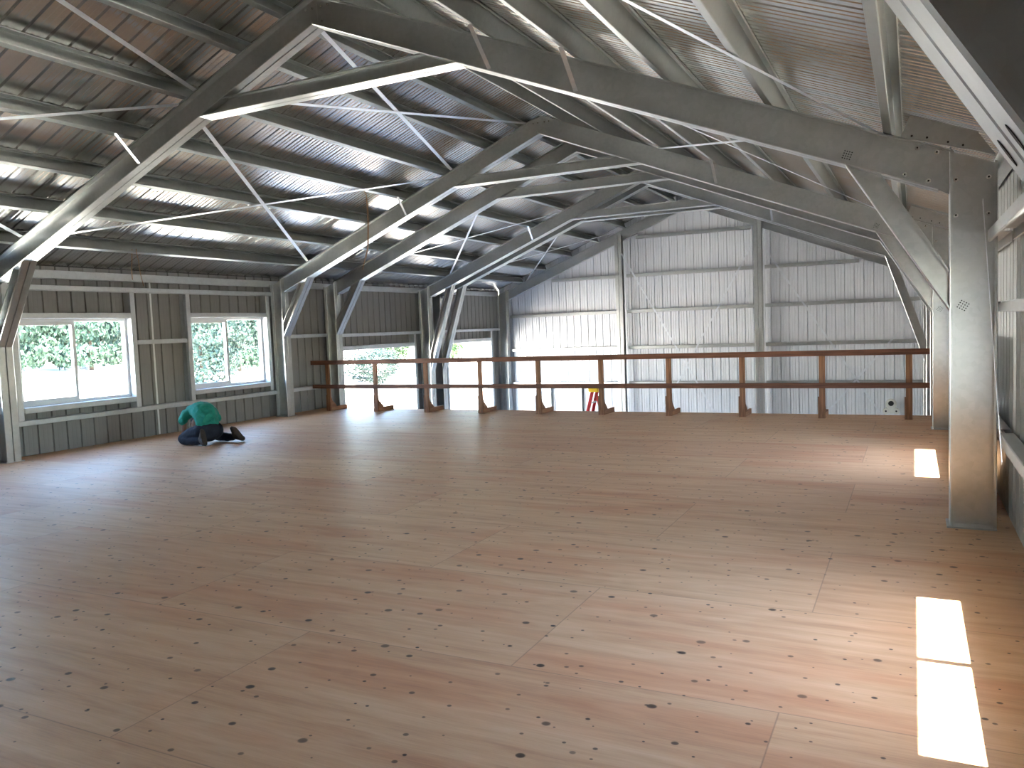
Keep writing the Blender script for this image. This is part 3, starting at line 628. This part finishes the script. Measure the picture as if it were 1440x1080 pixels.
def worker():
    r = empty('person', (-9.79, 8.86, 0)); tag(r, 'person in green t-shirt and dark jeans kneeling bent over by the left windows', 'person')
    r.rotation_euler.z = math.radians(-24); r.scale = (.93, .93, .96)
    hands = []
    for (hx, hy, s) in ((.36, .24, 1), (.40, -.17, -1)):
        hands.append([(hx - .05, hy, .060, .026), (hx, hy, .050, (.038, .018)), (hx + .04, hy, .045, (.042, .016))])
        for k in range(4):
            y = hy + (k - 1.5) * .023; ln = (.060, .075, .070, .052)[k]
            hands.append([(hx + .04, y, .045, .0105), (hx + .045 + ln * .5, y + (k - 1.5) * .006, .036, .0095), (hx + .045 + ln, y + (k - 1.5) * .010, .014, .008)])
        hands.append([(hx - .01, hy - s * .030, .045, .012), (hx + .02, hy - s * .058, .034, .011), (hx + .05, hy - s * .072, .016, .009)])
    body = [[(-.10, 0, .26, .14), (-.05, 0, .40, (.14, .11)), (.06, 0, .51, (.15, .11)), (.20, 0, .51, (.16, .10)), (.31, 0, .43, .056), (.37, 0, .37, .054)],
            [(.39, 0, .355, (.072, .08)), (.44, 0, .30, (.078, .09)), (.48, 0, .235, (.062, .075)), (.49, 0, .20, (.045, .055))],
            [(.20, .17, .50, .055), (.17, .27, .36, .044), (.25, .27, .17, .036), (.33, .245, .065, .026)],
            [(.20, -.17, .50, .055), (.19, -.26, .34, .044), (.30, -.22, .16, .036), (.37, -.175, .065, .026)]]
    b = blob('body', body + hands, 'skin', r, vox=.0075, smooth=3); b['label'] = 'bare arms, hands and bent head'
    blob('nose', [[(.55, 0, .275, .012), (.565, 0, .25, .014)]], 'skin', b, vox=.005, smooth=2)
    for s in (-1, 1):
        blob('ear', [[(.44, s * .083, .31, .012), (.445, s * .09, .28, .013)]], 'skin', b, vox=.005, smooth=2)
        bm = bmesh.new(); bmesh.ops.create_uvsphere(bm, u_segments=8, v_segments=6, radius=.011, matrix=Matrix.Translation((-.543, -s * .032, .295))); finish('eye', bm, 'dark', b, smooth=True)
    bm = bmesh.new(); box(bm, (-.553, -.022, .222), (-.540, .022, .228)); finish('mouth', bm, 'boot', b)
    blob('hair', [[(.36, 0, .395, .060), (.41, 0, .385, (.080, .075)), (.47, 0, .345, (.080, .06)), (.51, 0, .325, (.06, .045))]], 'hair', r, smooth=3, noise=.012)
    blob('t_shirt', [[(-.150, 0, .33, (.195, .135)), (-.10, 0, .42, (.20, .14)), (0, 0, .515, (.205, .145)), (.12, 0, .545, (.22, .135)), (.22, 0, .515, (.21, .12)), (.30, 0, .455, (.10, .085))],
                     [(.18, .13, .53, .10), (.20, .23, .48, .085), (.175, .29, .385, .072)], [(.18, -.13, .53, .10), (.20, -.22, .48, .085), (.19, -.28, .375, .072)]], 'shirt', r, smooth=6, noise=.03)
    blob('jeans', [[(-.13, 0, .33, (.175, .13)), (-.17, 0, .24, (.19, .15)), (-.17, 0, .19, (.19, .15))],
                   [(-.15, .12, .22, .13), (.05, .24, .16, .105), (.17, .31, .095, .085), (.05, .29, .082, .078), (-.12, .22, .078, .070), (-.24, .17, .075, .060)],
                   [(-.15, -.12, .22, .13), (.03, -.20, .16, .105), (.12, -.25, .095, .085), (.0, -.28, .082, .078), (-.12, -.33, .078, .070), (-.20, -.38, .080, .058)]], 'jeans', r, smooth=5, noise=.02)
    for (fx, ly, dl, roll, tilt) in ((-.29, .15, .0, .12, .28), (-.27, -.42, -.06, .62, .22)):
        bt = blob('boot', [[(fx + .08, ly - dl * .5, .090, .055), (fx + .02, ly, .10, .060), (fx - .03, ly + dl * .8, .075, .052), (fx - .045, ly + dl * 1.4, .052, .046)],
                           [(fx + .02, ly, .10, .055), (fx - .02, ly - dl * .9, .19, (.042, .05)), (fx - .03, ly - dl * 1.3, .23, (.038, .04))]], 'boot', r, smooth=3)
        bm = bmesh.new(); n = 26; pts = []
        for k in range(n):
            q = 2 * math.pi * k / n; w = .048 + .009 * math.cos(q * 2 + .5); pts.append(V((0, w * math.sin(q), -.140 * math.cos(q))))
        extrude(bm, pts, (.026, 0, 0)); bmesh.ops.bevel(bm, geom=bm.edges[:], offset=.004, segments=1, affect='EDGES')
        bmesh.ops.rotate(bm, verts=bm.verts[:], cent=(0, 0, 0), matrix=Matrix.Rotation(-tilt, 3, 'Y')); bmesh.ops.rotate(bm, verts=bm.verts[:], cent=(0, 0, 0), matrix=Matrix.Rotation(roll, 3, 'X'))
        bmesh.ops.translate(bm, verts=bm.verts[:], vec=(-fx + .065, -ly, .142)); finish('sole', bm, 'sole', bt)
worker()

# ------------------------------------------------------------------ outdoors
bm = bmesh.new()
def gh(x, y):
    d = max(0.0, -x - 14.5); h = min(1.0, d / 7.0); h = h * h * (3 - 2 * h) * 3.0
    return GZ - .06 + h + max(0.0, -x - 21.5) * .085 + (0.0 if d < .5 else .10 * math.sin(x * .31 + y * .17))
nx, ny = 95, 44; g = {}
for i in range(nx + 1):
    for j in range(ny + 1):
        x = -110 + (190) * i / nx; y = -70 + 190 * j / ny; g[i, j] = bm.verts.new((x, y, gh(x, y) if x < 0 else GZ - .06))
for i in range(nx):
    for j in range(ny): bm.faces.new([g[i, j], g[i + 1, j], g[i + 1, j + 1], g[i, j + 1]])
tag(finish('ground', bm, 'ground', smooth=True), kind='structure')

def crown_mesh(name, shape, n, leaf, seed, mat):
    rnd = random.Random(seed); bm = bmesh.new()
    for _ in range(n):
        t = rnd.random(); a = rnd.random() * 2 * math.pi
        if shape == 'cone':
            tier = math.floor(t * 9) / 9.0; rr = (1 - t) ** .8 * .42 * (.65 + .5 * ((t * 9) % 1)) * (0.35 + .65 * rnd.random() ** .4); z = .06 + .94 * t; c = V((math.cos(a) * rr, math.sin(a) * rr, z - rr * .12))
        else:
            u = rnd.uniform(-1, 1); q = math.sqrt(1 - u * u); rr = .5 * (.55 + .45 * rnd.random() ** .5) * (1 + .18 * math.sin(3 * a + seed) + .12 * math.sin(5 * u * 3 + a))
            c = V((q * math.cos(a) * rr, q * math.sin(a) * rr, .5 + u * rr * .95))
        d1 = V((rnd.gauss(0, 1), rnd.gauss(0, 1), rnd.gauss(0, .5))).normalized(); d2 = d1.cross(V((rnd.gauss(0, 1), rnd.gauss(0, 1), rnd.gauss(0, 1)))).normalized(); s = leaf * rnd.uniform(.6, 1.4)
        bm.faces.new([bm.verts.new(c + d1 * s), bm.verts.new(c + d2 * s * .45), bm.verts.new(c - d1 * s), bm.verts.new(c - d2 * s * .45)])
    me = bpy.data.meshes.new(name); bm.to_mesh(me); bm.free(); me.materials.append(M[mat]); return me
cone = crown_mesh('conifer_crown', 'cone', 15000, .020, 1, 'leafA'); ballB = crown_mesh('leafy_crown', 'ball', 15000, .019, 2, 'leafB'); ballC = crown_mesh('bluish_crown', 'ball', 12000, .021, 5, 'leafC')
FWD = (-.44766886, .89149122, -.06954128); RT = (.89419445, .44605139, -.03813731); UP = (.00298009, .07925631, .99684982)
def place(px, py, dist):
    d = V(FWD) + V(RT) * ((px - 720) / 1125.06) + V(UP) * ((540 - py) / 1125.06)
    h = math.hypot(d.x, d.y); return V((0, 0, 1.6)) + d * (dist / h)
def tree(px, ybase, dist, h, wd, me, name, label, trunk=True):
    p = place(px, ybase, dist); z = gh(p.x, p.y) - .1
    r = empty(name, (p.x, p.y, z)); tag(r, label, 'tree' if name != 'shrub' else 'shrub')
    c = bpy.data.objects.new('crown', me); COL.objects.link(c); c.parent = r; c.scale = (wd, wd, h); c.rotation_euler.z = random.random() * 6
    c.location.z = .12 if name == 'shrub' else h * .0
    bm = bmesh.new(); cyl(bm, (0, 0, 0), (0, 0, h * .6), .012 * wd + .03, 8, .01); finish('trunk' if name != 'shrub' else 'stem', bm, 'bark', r)
for i, (px, dd, lab) in enumerate(((8, 34, 'conifer outside, leftmost behind the nearer window, partly hidden by the steel column'), (50, 41, 'conifer outside behind the left half of the sliding sash, nearer window'), (88, 48, 'distant conifer outside behind the middle bars of the nearer window'),
        (128, 34, 'conifer outside just right of the middle bar of the nearer window'), (160, 41, 'conifer outside in the right part of the nearer window'), (196, 48, 'distant conifer outside at the right edge of the nearer window'),
        (262, 41, 'conifer outside at the left edge of the farther window'), (300, 48, 'distant conifer outside behind the sliding sash of the farther window'), (336, 34, 'conifer outside just right of the middle bar of the farther window'), (372, 41, 'conifer outside at the right edge of the farther window'))):
    tree(px, 505, dd, 7 + dd * .04, 3.9, cone, 'conifer_tree', lab)
tree(285, 540, 29, 5.0, 3.2, ballC, 'leafy_tree', 'bluish green tree outside the left half of the farther window')
tree(350, 520, 27, .9, 1.1, ballB, 'shrub', 'small green shrub on the bright slope outside the farther window')
tree(528, 540, 33.5, 1.5, 2.4, ballC, 'shrub', 'bluish green bush outside the left part of the nearer door opening')
tree(560, 530, 41, 3.6, 3.2, ballB, 'leafy_tree', 'bright green tree outside the nearer door opening')
tree(638, 525, 43, 2.4, 1.6, ballB, 'leafy_tree', 'small green tree outside the farther door opening, by the long knee braces')
# ------------------------------------------------------------------ camera, light
cam = bpy.data.cameras.new('camera'); co = bpy.data.objects.new('camera', cam); COL.objects.link(co)
cam.sensor_width = 36; cam.sensor_fit = 'HORIZONTAL'; cam.lens = 1125.06 * 36 / 1440; cam.clip_start = .02; cam.clip_end = 500
m = Matrix(((RT[0], UP[0], -FWD[0], 0), (RT[1], UP[1], -FWD[1], 0), (RT[2], UP[2], -FWD[2], 1.6), (0, 0, 0, 1)))
co.matrix_world = m; SC.camera = co
sun = bpy.data.lights.new('sun', 'SUN'); so = bpy.data.objects.new('sun', sun); COL.objects.link(so)
sun.energy = 15; sun.angle = math.radians(.53); sun.color = (1.0, .95, .87)
sd = V((1, 0.0, 2.17)).normalized(); so.rotation_euler = sd.to_track_quat('Z', 'Y').to_euler(); so.location = (6, 4, 20)
w = bpy.data.worlds.new('sky'); SC.world = w; w.use_nodes = True; nt = w.node_tree; nt.nodes.clear()
o = N(nt, 'ShaderNodeOutputWorld'); bg = N(nt, 'ShaderNodeBackground'); sk = N(nt, 'ShaderNodeTexSky', sky_type='NISHITA')
sk.sun_disc = False; sk.sun_elevation = math.radians(65); sk.sun_rotation = math.radians(90); sk.air_density = 1.0; sk.dust_density = 0.4
lk(nt, sk.outputs[0], bg.inputs[0]); lk(nt, bg.outputs[0], o.inputs[0]); bg.inputs[1].default_value = .55
SC.view_settings.view_transform = 'Standard'; SC.view_settings.look = 'None'; SC.view_settings.gamma = 1; SC.view_settings.exposure = 3.05
SC.cycles.max_bounces = 14; SC.cycles.diffuse_bounces = 8; SC.cycles.glossy_bounces = 8; SC.cycles.use_denoising = True
SC.cycles.sample_clamp_indirect = 6
